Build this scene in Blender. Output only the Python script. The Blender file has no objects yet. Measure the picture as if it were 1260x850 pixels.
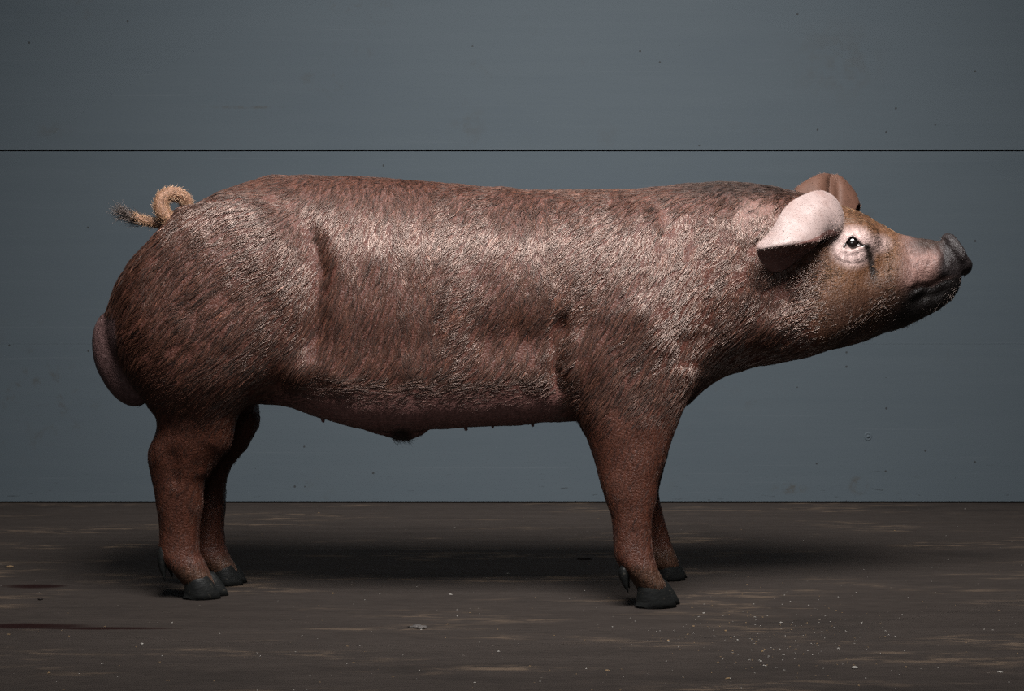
import bpy, bmesh, math, random
import numpy as np

# ------------------------------------------------------------------ camera, world, lights, exposure
F_PX, CAM_D, CAM_H, HORIZON = 2088.0, 3.6, 0.65, 351.0      # focal length (px of 1260), distance to pig, lens height
scene = bpy.context.scene
COL = scene.collection
cam_data = bpy.data.cameras.new('camera')
cam_data.sensor_width = 36.0
cam_data.lens = F_PX / 1260.0 * 36.0
cam_data.shift_y = -(425.0 - HORIZON) / 1260.0
cam = bpy.data.objects.new('camera', cam_data)
cam.location = (0, -CAM_D, CAM_H)
cam.rotation_euler = (math.pi / 2, 0, 0)
COL.objects.link(cam)
scene.camera = cam

world = bpy.data.worlds.new('studio_dark')
scene.world = world
world.use_nodes = True
world.node_tree.nodes['Background'].inputs[0].default_value = (0.55, 0.6, 0.66, 1)
world.node_tree.nodes['Background'].inputs[1].default_value = 0.018

def area(name, loc, target, size, size_y, power, color):
    l = bpy.data.lights.new(name, 'AREA')
    l.shape = 'RECTANGLE'; l.size = size; l.size_y = size_y
    l.energy = power; l.color = color
    o = bpy.data.objects.new(name, l)
    o.location = loc
    d = np.array(target, float) - np.array(loc, float)
    from mathutils import Vector
    o.rotation_euler = Vector(d).to_track_quat('-Z', 'Y').to_euler()
    COL.objects.link(o)
    return o

area('softbox_key', (0.30, -1.55, 2.80), (0.10, 0.60, 0.62), 2.0, 1.1, 108, (1.0, 0.97, 0.95)).data.spread = math.radians(88)
area('softbox_overhead', (0.0, 0.45, 3.3), (0.0, 0.30, 0.0), 2.6, 1.0, 26, (0.96, 0.98, 1.0))
area('softbox_fill', (-0.7, -4.3, 1.15), (0.0, 0.0, 0.45), 1.6, 1.2, 26, (0.97, 0.98, 1.0))

scene.view_settings.view_transform = 'Standard'
scene.view_settings.look = 'None'
scene.view_settings.gamma = 1.0
scene.view_settings.use_curve_mapping = False
scene.view_settings.exposure = 0.0
scene.cycles.use_denoising = False

rng = np.random.default_rng(7)
random.seed(7)

# ------------------------------------------------------------------ helpers
def WX(px, d=CAM_D): return (np.asarray(px, float) - 630.0) * d / F_PX
def WZ(py, d=CAM_D): return CAM_H - (np.asarray(py, float) - HORIZON) * d / F_PX
def floor_pt(px, py):                         # a spot on the floor plane
    d = F_PX * CAM_H / (py - HORIZON)
    return float(WX(px, d)), d - CAM_D

def mesh_obj(name, verts, faces, mat=None, parent=None, smooth=True):
    me = bpy.data.meshes.new(name)
    me.from_pydata([tuple(map(float, v)) for v in verts], [], [tuple(map(int, f)) for f in faces])
    me.update()
    if smooth: me.polygons.foreach_set('use_smooth', [True] * len(me.polygons))
    if mat: me.materials.append(mat)
    o = bpy.data.objects.new(name, me)
    COL.objects.link(o)
    if parent: o.parent = parent
    return o

def tag(o, label=None, cat=None, group=None, kind=None):
    if label: o['label'] = label
    if cat: o['category'] = cat
    if group: o['group'] = group
    if kind: o['kind'] = kind
    return o

def box(name, x0, x1, y0, y1, z0, z1, mat, parent=None, bev=0.0):
    bm = bmesh.new()
    bmesh.ops.create_cube(bm, size=1)
    for v in bm.verts:
        v.co = ((x0 + x1) / 2 + v.co.x * (x1 - x0), (y0 + y1) / 2 + v.co.y * (y1 - y0), (z0 + z1) / 2 + v.co.z * (z1 - z0))
    if bev: bmesh.ops.bevel(bm, geom=bm.edges[:], offset=bev, segments=2, affect='EDGES')
    me = bpy.data.meshes.new(name); bm.to_mesh(me); bm.free()
    if mat: me.materials.append(mat)
    o = bpy.data.objects.new(name, me); COL.objects.link(o)
    if parent: o.parent = parent
    return o

class NT:
    """small node-tree builder"""
    def __init__(s, name):
        s.m = bpy.data.materials.new(name); s.m.use_nodes = True
        s.t = s.m.node_tree
        s.b = s.t.nodes.get('Principled BSDF'); s.out = s.t.nodes.get('Material Output')
    def n(s, typ, ins=None, **props):
        nd = s.t.nodes.new(typ)
        for k, v in props.items(): setattr(nd, k, v)
        for k, v in (ins or {}).items():
            sk = nd.inputs[k]
            if isinstance(v, bpy.types.NodeSocket): s.t.links.new(v, sk)
            else: sk.default_value = v
        return nd
    def math(s, op, a, b=0.0, c=None, clamp=False):
        ins = {0: a, 1: b}
        if c is not None: ins[2] = c
        return s.n('ShaderNodeMath', ins, operation=op, use_clamp=clamp).outputs[0]
    def mix(s, fac, a, b, mode='MIX'):
        nd = s.t.nodes.new('ShaderNodeMix'); nd.data_type = 'RGBA'; nd.blend_type = mode
        for i, v in ((0, fac), (6, a), (7, b)):
            if isinstance(v, bpy.types.NodeSocket): s.t.links.new(v, nd.inputs[i])
            else: nd.inputs[i].default_value = v if i == 0 else (tuple(v) + (1,))[:4]
        return nd.outputs[2]
    def noise(s, vec, scale, detail=4, rough=0.55, dist=0.0):
        return s.n('ShaderNodeTexNoise', {'Vector': vec, 'Scale': scale, 'Detail': detail, 'Roughness': rough, 'Distortion': dist}).outputs[0]
    def ramp(s, v, a, b):                       # smoothstep a..b
        return s.n('ShaderNodeMapRange', {0: v, 1: a, 2: b, 3: 0.0, 4: 1.0}, interpolation_type='SMOOTHSTEP').outputs[0]
    def map(s, vec, loc=(0, 0, 0), scale=(1, 1, 1)):
        return s.n('ShaderNodeMapping', {'Vector': vec, 'Location': loc, 'Scale': scale}).outputs[0]
    def obj(s): return s.n('ShaderNodeTexCoord').outputs['Object']
    def bump(s, h, strength, dist):
        nd = s.n('ShaderNodeBump', {'Height': h, 'Strength': strength, 'Distance': dist})
        s.t.links.new(nd.outputs[0], s.b.inputs['Normal']); return nd
    def set(s, **kw):
        for k, v in kw.items():
            k = k.replace('_', ' ')
            if isinstance(v, bpy.types.NodeSocket): s.t.links.new(v, s.b.inputs[k])
            else: s.b.inputs[k].default_value = v
        return s.m

WALL_Y = F_PX * CAM_H / (619 - HORIZON) - CAM_D
WD = WALL_Y + CAM_D
# ------------------------------------------------------------------ setting materials
def wall_paint():
    t = NT('grey_blue_wall_paint'); p = t.obj()
    st = t.noise(t.map(p, scale=(0.7, 1, 14)), 3.0, 6, 0.6)
    bl = t.noise(t.map(p, (3, 0, 1), (1, 1, 1.6)), 1.7, 5, 0.6)
    c = t.mix(st, (0.0370, 0.0470, 0.0545), (0.0430, 0.0535, 0.0610))
    c = t.mix(t.math('MULTIPLY', t.ramp(bl, 0.45, 0.75), 0.35), c, (0.035, 0.045, 0.054))
    # brown smudges
    sm = t.noise(t.map(p, (5, 0, 9), (1.0, 1, 1.2)), 2.1, 3, 0.5)
    fi = t.noise(t.map(p, (1, 0, 4), (1, 1, 1)), 22, 5, 0.7)
    msk = t.math('MULTIPLY', t.ramp(sm, 0.58, 0.72), t.ramp(fi, 0.52, 0.72))
    c = t.mix(t.math('MULTIPLY', msk, 0.55), c, (0.029, 0.026, 0.021))
    for (px, py, rx, rz, am) in ((575, 155, .06, .09, .22), (970, 601, .06, .018, .8), (1056, 597, .03, .03, .9), (300, 132, .13, .006, .5), (65, 160, .06, .03, .25), (1030, 75, .16, .14, .18), (745, 165, .05, .05, .12)):
        dv = t.map(p, (-float(WX(px, WD)) / rx, 0, -float(WZ(py, WD)) / rz), (1 / rx, 0, 1 / rz))
        ln_ = t.n('ShaderNodeVectorMath', {0: dv}, operation='LENGTH').outputs['Value']
        c = t.mix(t.math('MULTIPLY', t.math('MULTIPLY', t.ramp(ln_, 1.2, 0.2), t.ramp(fi, 0.42, 0.62)), am), c, (0.030, 0.025, 0.018))
    # small dark fly-specks
    vo = t.n('ShaderNodeTexVoronoi', {'Vector': p, 'Scale': 34.0}, feature='F1')
    rnd = t.n('ShaderNodeSeparateColor', {0: vo.outputs['Color']})
    dens = t.ramp(t.noise(t.map(p, (2, 0, 7)), 1.5, 2), 0.42, 0.68)
    cl = t.n('ShaderNodeVectorMath', {0: t.map(p, scale=(1, 0, 1)), 1: (float(WX(1120, WD)), 0, float(WZ(85, WD)))}, operation='DISTANCE').outputs['Value']
    dens = t.math('ADD', dens, t.math('MULTIPLY', t.ramp(cl, 0.36, 0.08), 1.3))
    keep = t.math('GREATER_THAN', rnd.outputs[0], t.math('SUBTRACT', 0.998, t.math('MULTIPLY', dens, 0.10)))
    rad = t.math('MULTIPLY_ADD', t.math('POWER', rnd.outputs[1], 2.0), 0.13, 0.035)
    dot = t.math('MULTIPLY', keep, t.math('LESS_THAN', vo.outputs['Distance'], rad))
    c = t.mix(t.math('MULTIPLY', dot, 0.75), c, (0.0105, 0.009, 0.0075))
    # scuffed dark marks low on the wall
    z = t.n('ShaderNodeSeparateXYZ', {0: p}).outputs[2]
    low = t.ramp(z, 0.17, 0.03)
    sc = t.noise(t.map(p, (0, 0, 2), (3, 1, 20)), 6, 4, 0.7)
    c = t.mix(t.math('MULTIPLY', low, t.math('MULTIPLY', t.ramp(sc, 0.63, 0.72), 0.6)), c, (0.0116, 0.0122, 0.0128))
    # faint long scratches
    ln = t.noise(t.map(p, (4, 0, 3), (0.6, 1, 60)), 2.5, 2, 0.5)
    c = t.mix(t.math('MULTIPLY', t.ramp(ln, 0.68, 0.74), 0.14), c, (0.075, 0.084, 0.093))
    grain = t.noise(p, 260, 2, 0.7)
    c = t.mix(t.math('MULTIPLY', grain, 0.3), c, (0.023, 0.030, 0.036))
    t.bump(t.noise(t.map(p, scale=(1, 1, 3)), 60, 4), 0.05, 0.003)
    return t.set(Base_Color=c, Roughness=0.62, Specular_IOR_Level=0.07)

def floor_mat():
    t = NT('grimy_brown_floor'); p = t.obj()
    st = t.noise(t.map(p, scale=(1.0, 8, 1)), 2.6, 7, 0.62)
    fi = t.noise(t.map(p, (2, 3, 0), (3, 22, 1)), 7, 6, 0.7)
    c = t.mix(st, (0.0135, 0.0108, 0.0095), (0.031, 0.025, 0.0215))
    c = t.mix(t.math('MULTIPLY', t.ramp(fi, 0.4, 0.75), 0.6), c, (0.009, 0.0074, 0.0066))
    # worn tan patches
    wr = t.noise(t.map(p, (7, 1.4, 0), (0.8, 2.6, 1)), 2.4, 3, 0.5)
    wf = t.noise(t.map(p, (1, 8, 0), (1.6, 7, 1)), 5, 6, 0.7, 0.6)
    w = t.math('MULTIPLY', t.ramp(wr, 0.50, 0.64), t.ramp(wf, 0.47, 0.66))
    c = t.mix(t.math('MULTIPLY', w, 0.75), c, (0.078, 0.056, 0.039))
    # bluish worn smear, dark damp patches
    dm = t.noise(t.map(p, (3, 5, 0), (0.9, 2.0, 1)), 1.6, 4, 0.6)
    c = t.mix(t.math('MULTIPLY', t.ramp(dm, 0.55, 0.75), 0.5), c, (0.008, 0.0068, 0.0062))
    # dried dark-red streaks, each with its own shape
    sep = t.n('ShaderNodeSeparateXYZ', {0: p}); x, y = sep.outputs[0], sep.outputs[1]
    wob = t.math('MULTIPLY_ADD', t.noise(t.map(p, scale=(4, 4, 1)), 3, 4), 1.2, -0.6)
    for (px, py, hl, hw) in ((40, 721, 0.075, 0.030), (35, 770, 0.13, 0.030), (130, 773, 0.16, 0.014)):
        cx, cy = floor_pt(px, py)
        a = t.math('DIVIDE', t.math('SUBTRACT', x, cx), hl)
        b = t.math('DIVIDE', t.math('SUBTRACT', y, cy), hw)
        r = t.math('ADD', t.math('ADD', t.math('MULTIPLY', a, a), t.math('MULTIPLY', b, b)), wob)
        c = t.mix(t.math('MULTIPLY', t.ramp(r, 1.2, 0.1), 0.95), c, (0.0055, 0.0010, 0.0008))
    # fine pale dust specks
    vo = t.n('ShaderNodeTexVoronoi', {'Vector': t.map(p, scale=(1, 1.0, 1)), 'Scale': 60.0}, feature='F1')
    rnd = t.n('ShaderNodeSeparateColor', {0: vo.outputs['Color']})
    keep = t.math('GREATER_THAN', rnd.outputs[0], 0.9)
    dot = t.math('MULTIPLY', keep, t.math('LESS_THAN', vo.outputs['Distance'], t.math('MULTIPLY', rnd.outputs[1], 0.14)))
    c = t.mix(t.math('MULTIPLY', dot, 0.5), c, (0.09, 0.078, 0.068))
    t.bump(t.math('ADD', fi, t.math('MULTIPLY', wf, 0.5)), 0.25, 0.006)
    return t.set(Base_Color=c, Roughness=0.78, Specular_IOR_Level=0.06)

def flat_mat(name, col, rough=0.7, var=0.25, scale=40):
    t = NT(name); p = t.obj()
    n = t.noise(p, scale, 4, 0.6)
    return t.set(Base_Color=t.mix(n, tuple(v * (1 - var) for v in col), tuple(v * (1 + var) for v in col)), Roughness=rough, Specular_IOR_Level=0.15)

# ------------------------------------------------------------------ floor and wall
M_WALL, M_FLOOR = wall_paint(), floor_mat()
M_GAP = flat_mat('dark_joint_backing', (0.012, 0.012, 0.013), 0.9)
floor = box('floor', -4.2, 4.2, -5.0, WALL_Y + 0.06, -0.1, 0.0, M_FLOOR)
tag(floor, 'dark brown grimy floor with worn tan streaks', kind='structure')
wall = box('wall_back', -4.2, 4.2, WALL_Y + 0.012, WALL_Y + 0.06, 0.0, 3.6, M_GAP)
tag(wall, 'grey blue painted panel wall behind the pig', kind='structure')
z_seam = float(WZ(185.3, WD)); z_rib = float(WZ(422.5, WD)); z_bot = float(WZ(617.0, WD))
box('wall_panel', -4.2, 4.2, WALL_Y, WALL_Y + 0.012, z_seam + 0.0022, 3.6, M_WALL, wall, 0.0012)
low = box('wall_panel', -4.2, 4.2, WALL_Y, WALL_Y + 0.012, z_bot, z_seam - 0.0022, M_WALL, wall, 0.0012)
box('panel_rib', -4.2, 4.2, WALL_Y - 0.0003, WALL_Y + 0.001, z_rib - 0.0014, z_rib + 0.0014, M_WALL, low, 0.0002)
# a painted-over screw head in the lower panel
def screw(px, py):
    d = WD; cx, cz = float(WX(px, d)), float(WZ(py, d))
    prof = [(0.0125, 0.0), (0.0115, -0.0011), (0.0085, -0.0014), (0.0072, -0.0003), (0.0045, -0.0002), (0.0038, -0.0030), (0.0, -0.0034)]
    vs, fs = [], []; n = 18
    for r, y in prof:
        for k in range(n):
            a = 2 * math.pi * k / n
            vs.append((cx + r * math.cos(a), WALL_Y + y, cz + r * math.sin(a)))
    for i in range(len(prof) - 1):
        for k in range(n):
            fs.append((i * n + k, i * n + (k + 1) % n, (i + 1) * n + (k + 1) % n, (i + 1) * n + k))
    return mesh_obj('screw_head', vs, fs, M_WALL, low)
screw(1068, 537)

# ------------------------------------------------------------------ the pig: implicit body
def sm(a, b, v): t = np.clip((v - a) / (b - a), 0, 1); return t * t * (3 - 2 * t)
def pchip(xk, yk, x):
    xk = np.asarray(xk, float); yk = np.asarray(yk, float)
    h = np.diff(xk); dl = np.diff(yk) / h
    m = np.zeros_like(yk)
    for i in range(1, len(xk) - 1):
        if dl[i - 1] * dl[i] > 0:
            w1, w2 = 2 * h[i] + h[i - 1], h[i] + 2 * h[i - 1]
            m[i] = (w1 + w2) / (w1 / dl[i - 1] + w2 / dl[i])
    m[0], m[-1] = dl[0], dl[-1]
    xc = np.clip(x, xk[0], xk[-1])
    i = np.clip(np.searchsorted(xk, xc) - 1, 0, len(xk) - 2)
    t = (xc - xk[i]) / h[i]
    return ((1 + 2 * t) * (1 - t) ** 2 * yk[i] + t * (1 - t) ** 2 * h[i] * m[i]
            + t * t * (3 - 2 * t) * yk[i + 1] + t * t * (t - 1) * h[i] * m[i + 1])

xs = np.concatenate([np.arange(-0.935, 0.60, 0.0052), np.arange(0.60, 1.005, 0.0032)]).astype(np.float32)
ys = np.arange(-0.262, 0.2621, 0.0052).astype(np.float32)
zs = np.arange(0.012, 0.935, 0.0050).astype(np.float32)
GX, GY, GZ = xs[:, None, None], ys[None, :, None], zs[None, None, :]
SHAPE = (len(xs), len(ys), len(zs))

# px, top, bottom, half width, height of the widest point, exponent
SPINE = [
 (137, 394, 404, .030, .50, 2.0), (140, 378, 420, .070, .50, 2.0), (147, 354, 445, .105, .48, 2.0), (160, 329, 468, .132, .46, 2.1),
 (182, 303, 486, .155, .46, 2.2), (206, 281, 494, .168, .46, 2.2), (240, 254, 498, .180, .46, 2.3),
 (270, 239, 498, .186, .47, 2.3), (300, 227, 496, .186, .48, 2.3), (345, 216, 497, .184, .42, 2.4),
 (400, 216.5, 513, .184, .38, 2.4), (450, 218.5, 525, .188, .36, 2.35), (500, 221.5, 528, .192, .36, 2.35),
 (560, 227, 524, .193, .37, 2.3), (610, 231, 522, .193, .40, 2.3), (650, 233.5, 519.5, .190, .43, 2.3),
 (700, 234.5, 516, .186, .46, 2.3), (770, 233, 513, .184, .48, 2.3), (820, 229, 511, .180, .48, 2.3),
 (850, 226, 491, .170, .48, 2.3), (880, 224.5, 468, .162, .48, 2.25), (910, 225, 456, .155, .48, 2.2),
 (950, 229.5, 447, .145, .47, 2.15), (985, 238, 440, .137, .45, 2.1), (1020, 248, 431, .124, .46, 2.1),
 (1045, 257, 425, .110, .50, 2.15), (1062, 264, 420, .096, .52, 2.2), (1085, 277, 411, .078, .52, 2.3),
 (1106, 287, 404, .066, .54, 2.4), (1130, 292.5, 394, .056, .57, 2.4), (1150, 296, 384, .050, .60, 2.3), (1160, 298, 378, .045, .60, 2.2),
 (1168, 301, 371, .040, .58, 2.2), (1176, 307, 360, .032, .52, 2.1), (1180, 318, 352, .022, .45, 2.0), (1182, 330, 342, .008, .5, 2.0)]

def loft_x(rows, y0=0.0):
    a = np.array(rows, float)
    xk = WX(a[:, 0]); top = pchip(xk, WZ(a[:, 1]), xs); bot = pchip(xk, WZ(a[:, 2]), xs)
    w = pchip(xk, a[:, 3], xs); m = pchip(xk, a[:, 4], xs); n = pchip(xk, a[:, 5], xs)
    zm = bot + (top - bot) * m
    c = lambda v: v.astype(np.float32)[:, None, None]
    dz = GZ - c(zm)
    hz = np.where(dz > 0, c(top - zm), c(zm - bot))
    A = np.abs(GY - y0) / c(w); B = np.abs(dz) / hz
    fuller = 0.95 * sm(float(WX(310)), float(WX(390)), xs) * sm(float(WX(790)), float(WX(700)), xs)      # deep flanks below
    e = np.where(dz < 0, c(n + fuller), c(n))
    r = np.maximum((A ** e + B ** e) ** (1 / e), 1e-3)
    p = np.sqrt((GY - y0) ** 2 + dz * dz)
    f = p - p / r
    out = np.maximum(xk[0] - xs, xs - xk[-1]).astype(np.float32)
    f = np.where(c(out) > 0, np.maximum(f, p) + c(np.maximum(out, 0)), f)
    g = np.gradient(f, xs, axis=0)
    return (f / np.sqrt(1 + np.minimum(g * g, 60.0))).astype(np.float32)

def smin(a, b, k):
    h = np.maximum(k - np.abs(a - b), 0) / k
    return np.minimum(a, b) - h * h * k * 0.25

def sub(lo, hi, pad):
    sl = []
    for arr, l, h in ((xs, lo[0], hi[0]), (ys, lo[1], hi[1]), (zs, lo[2], hi[2])):
        sl.append(slice(max(0, np.searchsorted(arr, l - pad) - 1), min(len(arr), np.searchsorted(arr, h + pad) + 1)))
    return tuple(sl)

FIELD = loft_x(SPINE)

def union_loft_z(rows, k, n=2.25):
    """rows in world units: z, x_rear, x_front, y_centre, half_width_y"""
    a = np.array(sorted(rows), float)
    sl = sub((a[:, 1].min(), (a[:, 3] - a[:, 4]).min(), a[0, 0]), (a[:, 2].max(), (a[:, 3] + a[:, 4]).max(), a[-1, 0]), 0.06)
    z = zs[sl[2]]; X, Y = xs[sl[0]][:, None, None], ys[sl[1]][None, :, None]
    g = lambda v: pchip(a[:, 0], v, z).astype(np.float32)[None, None, :]
    cx, hx, cy, hy = g((a[:, 1] + a[:, 2]) / 2), g((a[:, 2] - a[:, 1]) / 2), g(a[:, 3]), g(a[:, 4])
    dx, dy = X - cx, Y - cy
    r = np.maximum(((np.abs(dx) / hx) ** n + (np.abs(dy) / hy) ** n) ** (1 / n), 1e-3)
    p = np.sqrt(dx * dx + dy * dy)
    f = p - p / r
    out = np.maximum(a[0, 0] - z, z - a[-1, 0]).astype(np.float32)[None, None, :]
    f = np.where(out > 0, np.maximum(f, 0) * 0.8 + out, f)
    gz = np.gradient(f, z, axis=2)
    f = f / np.sqrt(1 + np.minimum(gz * gz, 30.0))
    FIELD[sl] = smin(FIELD[sl], f.astype(np.float32), k)

def union_ell(c, rad, k, rot_y=0.0, rot_z=0.0, carve=False):
    R = max(rad)
    sl = sub([c[i] - R for i in range(3)], [c[i] + R for i in range(3)], 0.05)
    dx, dy, dz = xs[sl[0]][:, None, None] - c[0], ys[sl[1]][None, :, None] - c[1], zs[sl[2]][None, None, :] - c[2]
    ca, sa = math.cos(rot_z), math.sin(rot_z)
    dx, dy = dx * ca + dy * sa, -dx * sa + dy * ca
    ca, sa = math.cos(rot_y), math.sin(rot_y)
    dx, dz = dx * ca + dz * sa, -dx * sa + dz * ca
    p = np.sqrt(dx * dx + dy * dy + dz * dz)
    r = np.sqrt((dx / rad[0]) ** 2 + (dy / rad[1]) ** 2 + (dz / rad[2]) ** 2) + 1e-4
    f = (p - p / r).astype(np.float32)
    if carve: FIELD[sl] = -smin(-FIELD[sl], f, k)
    else: FIELD[sl] = smin(FIELD[sl], f, k)

def px_rows(rows):
    out = []
    for py, xl, xr, yc, hy in rows:
        d = CAM_D + yc
        out.append((float(WZ(py, d)), float(WX(xl, d)), float(WX(xr, d)), yc, hy))
    return out
def mirror(rows): return [(z, a, b, -yc, hy) for z, a, b, yc, hy in rows]

# hind leg: ham mass + lower leg
HAM = px_rows([(246, 270, 340, -.080, .060), (262, 235, 362, -.088, .082), (290, 192, 378, -.096, .098), (330, 160, 388, -.102, .108),
               (370, 146, 388, -.104, .113), (410, 143, 380, -.106, .112), (440, 149, 360, -.106, .108), (465, 160, 338, -.104, .100),
               (485, 174, 316, -.101, .088)])
HIND = px_rows([(500, 184, 302, -.098, .076), (513, 192, 293, -.095, .066), (532, 192, 287, -.091, .058), (549, 185, 282, -.088, .053),
                (562, 182, 272, -.085, .049), (578, 184, 261, -.081, .045), (592, 187, 252, -.077, .043), (618, 193, 249, -.070, .041),
                (654, 196, 245, -.062, .040), (677, 197, 245, -.060, .041), (690, 203, 250, -.060, .042), (700, 212, 255, -.060, .041),
                (712, 222, 262, -.060, .038), (720, 229, 264, -.060, .032)])
FAR_HIND = px_rows([(519, 215, 319, .098, .064), (546, 205, 307, .096, .056), (562, 205, 294, .095, .050), (578, 207, 283, .094, .046), (592, 211, 278, .094, .044),
                    (628, 222, 277, .094, .041), (654, 226, 275, .095, .040), (668, 228, 276, .096, .040), (684, 236, 282, .096, .041),
                    (697, 250, 290, .096, .038), (706, 258, 293, .096, .032)])
union_loft_z(HAM + HIND, 0.030)
union_loft_z(mirror(HAM) + mirror(HIND[:1]) + FAR_HIND, 0.030)
# front leg: shoulder mass + lower leg
SHO = px_rows([(286, 750, 842, -.080, .050), (310, 735, 856, -.090, .068), (345, 716, 866, -.100, .083), (390, 700, 870, -.108, .088),
               (430, 694, 868, -.112, .088), (465, 697, 858, -.116, .084), (490, 703, 847, -.120, .078)])
FORE = px_rows([(514, 712, 836, -.126, .070), (538, 721, 828, -.132, .062), (565, 731, 819, -.139, .054), (589, 737, 811, -.144, .047),
                (613, 744, 808, -.148, .043), (640, 752, 803, -.152, .039), (664, 755, 802, -.154, .037), (682, 756, 804, -.155, .040),
                (695, 762, 808, -.155, .043), (706, 772, 813, -.155, .043), (718, 781, 819, -.155, .040), (728, 787, 820, -.155, .033)])
FAR_FORE = px_rows([(560, 740, 821, .140, .052), (586, 748, 814, .146, .046), (606, 756, 811, .150, .042), (634, 764, 816, .155, .038),
                    (654, 772, 822, .158, .036), (668, 776, 826, .158, .037), (682, 783, 832, .158, .040), (692, 793, 835, .158, .039), (701, 800, 836, .158, .032)])
union_loft_z(SHO + FORE, 0.028)
union_loft_z(mirror(SHO) + mirror(FORE[:2]) + FAR_FORE, 0.028)

def P(px, py, y=0.0): return (float(WX(px, CAM_D + y)), y, float(WZ(py, CAM_D + y)))
# scrotum: two lobes behind the hams
for s in (-1, 1):
    union_ell(P(153, 441, s * 0.046), (0.060, 0.056, 0.104), 0.012, rot_y=math.radians(20))
# sheath with its dark tip, belly line
union_ell(P(478, 519, 0), (0.075, 0.030, 0.026), 0.035, rot_y=math.radians(-16))
union_ell(P(493, 532, 0), (0.026, 0.013, 0.013), 0.022, rot_y=math.radians(-22))
# tail root
union_ell(P(222, 272, 0), (0.036, 0.024, 0.022), 0.03, rot_y=math.radians(35))
# jowls / cheek / brow
for s in (-1, 1):
    union_ell((float(WX(985)), s * 0.085, float(WZ(385))), (0.105, 0.060, 0.075), 0.05, rot_y=math.radians(14))
    union_ell((float(WX(1046)), s * 0.080, float(WZ(293))), (0.042, 0.030, 0.032), 0.03)
    union_ell((float(WX(1075)), s * 0.045, float(WZ(352))), (0.085, 0.042, 0.052), 0.04, rot_y=math.radians(16))
    union_ell((float(WX(1133)), s * 0.034, float(WZ(330))), (0.050, 0.026, 0.030), 0.02, rot_y=math.radians(8))
# snout disc: a thick tilted puck with a rim
def puck(c, rad, thick, tilt, k, edge):
    sl = sub([c[i] - rad for i in range(3)], [c[i] + rad for i in range(3)], 0.04)
    dx, dy, dz = xs[sl[0]][:, None, None] - c[0], ys[sl[1]][None, :, None] - c[1], zs[sl[2]][None, None, :] - c[2]
    ca, sa = math.cos(tilt), math.sin(tilt)
    u = dx * ca + dz * sa; v = -dx * sa + dz * ca
    q = np.sqrt((dy / 0.92) ** 2 + v * v)
    a = q - (rad - edge); b = np.abs(u + 0.06 * 0 + 2.0 * (q * q) * 0.8) - (thick - edge)
    f = np.minimum(np.maximum(a, b), 0) + np.sqrt(np.maximum(a, 0) ** 2 + np.maximum(b, 0) ** 2) - edge
    FIELD[sl] = smin(FIELD[sl], f.astype(np.float32), k)
tilt = math.atan2(27, 50)
puck(P(1178, 311.5), 0.0490, 0.0105, tilt, 0.010, 0.0075)
union_ell(P(1185, 325), (0.015, 0.032, 0.017), 0.012)
for s in (-1, 1):
    union_ell((P(1186, 311)[0], s * 0.017, P(1186, 311)[2]), (0.012, 0.008, 0.011), 0.004, carve=True)

# creases (+) and ridges (-) drawn on the flanks; fades towards the midline
def stroke(pts, r, depth, ylo=0.03, yhi=0.07, sides=(-1, 1), yref=-0.17):
    pts = np.array([[float(WX(x, CAM_D + yref)), float(WZ(y, CAM_D + yref))] for x, y in pts])
    lo = pts.min(0) - 3 * r; hi = pts.max(0) + 3 * r
    sl = sub((lo[0], -9, lo[1]), (hi[0], 9, hi[1]), 0)
    X = xs[sl[0]][:, None]; Z = zs[sl[2]][None, :]
    best = np.full((X.shape[0], Z.shape[1]), 9.0)
    tt = np.zeros_like(best); nseg = max(1, len(pts) - 1)
    for i in range(nseg):
        a = pts[i]; b = pts[min(i + 1, len(pts) - 1)]
        ab = b - a; L2 = max((ab ** 2).sum(), 1e-9)
        t = np.clip(((X - a[0]) * ab[0] + (Z - a[1]) * ab[1]) / L2, 0, 1)
        d = np.hypot(X - a[0] - t * ab[0], Z - a[1] - t * ab[1])
        m = d < best
        best = np.where(m, d, best); tt = np.where(m, (i + t) / nseg, tt)
    amp = depth * np.exp(-(best / r) ** 2)
    if len(pts) > 2: amp = amp * sm(0, .3, tt) * sm(0, .3, 1 - tt)
    for s in sides:
        wy = np.clip((ys * s - ylo) / (yhi - ylo), 0, 1)[None, :, None]
        FIELD[sl] += (amp[:, None, :] * wy).astype(np.float32)

stroke([(366, 240), (382, 285), (393, 330), (392, 385), (382, 435), (360, 462)], 0.023, 0.018)         # in front of the ham
stroke([(410, 250), (420, 300), (424, 360), (415, 420)], 0.030, -0.006)
stroke([(330, 250), (352, 300), (356, 350), (345, 400)], 0.035, -0.008)                                 # ham highlight bulge
stroke([(702, 372), (693, 400), (688, 425), (686, 458), (692, 505)], 0.016, 0.017)                      # behind the elbow
stroke([(705, 425), (640, 420), (560, 432)], 0.055, 0.012)
stroke([(712, 400), (702, 440), (706, 480)], 0.016, -0.006)
stroke([(812, 240), (820, 262), (824, 296)], 0.015, 0.0035)                                              # neck fold
stroke([(806, 245), (812, 270), (812, 300)], 0.02, -0.002)
stroke([(846, 400), (852, 430), (846, 458)], 0.040, 0.006)
stroke([(770, 360), (800, 400), (815, 450)], 0.045, -0.008)
stroke([(352, 452), (380, 446), (420, 470), (470, 490)], 0.024, -0.0035)                                 # flank fold
stroke([(330, 462), (360, 480), (400, 496)], 0.022, 0.004)
stroke([(930, 330), (934, 370), (950, 400)], 0.030, 0.005, yref=-.13)                                   # behind the jaw
stroke([(925, 250), (938, 280), (935, 305)], 0.030, -0.008, yref=-.12)
stroke([(1098, 356), (1118, 357), (1133, 351.5), (1147, 352.5), (1160, 344), (1178, 340)], 0.0065, 0.010, 0.0, 0.015, yref=-.05)  # mouth
stroke([(1112, 372), (1135, 366), (1158, 360), (1176, 352)], 0.011, 0.008, 0.0, 0.015, yref=-.05)
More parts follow.
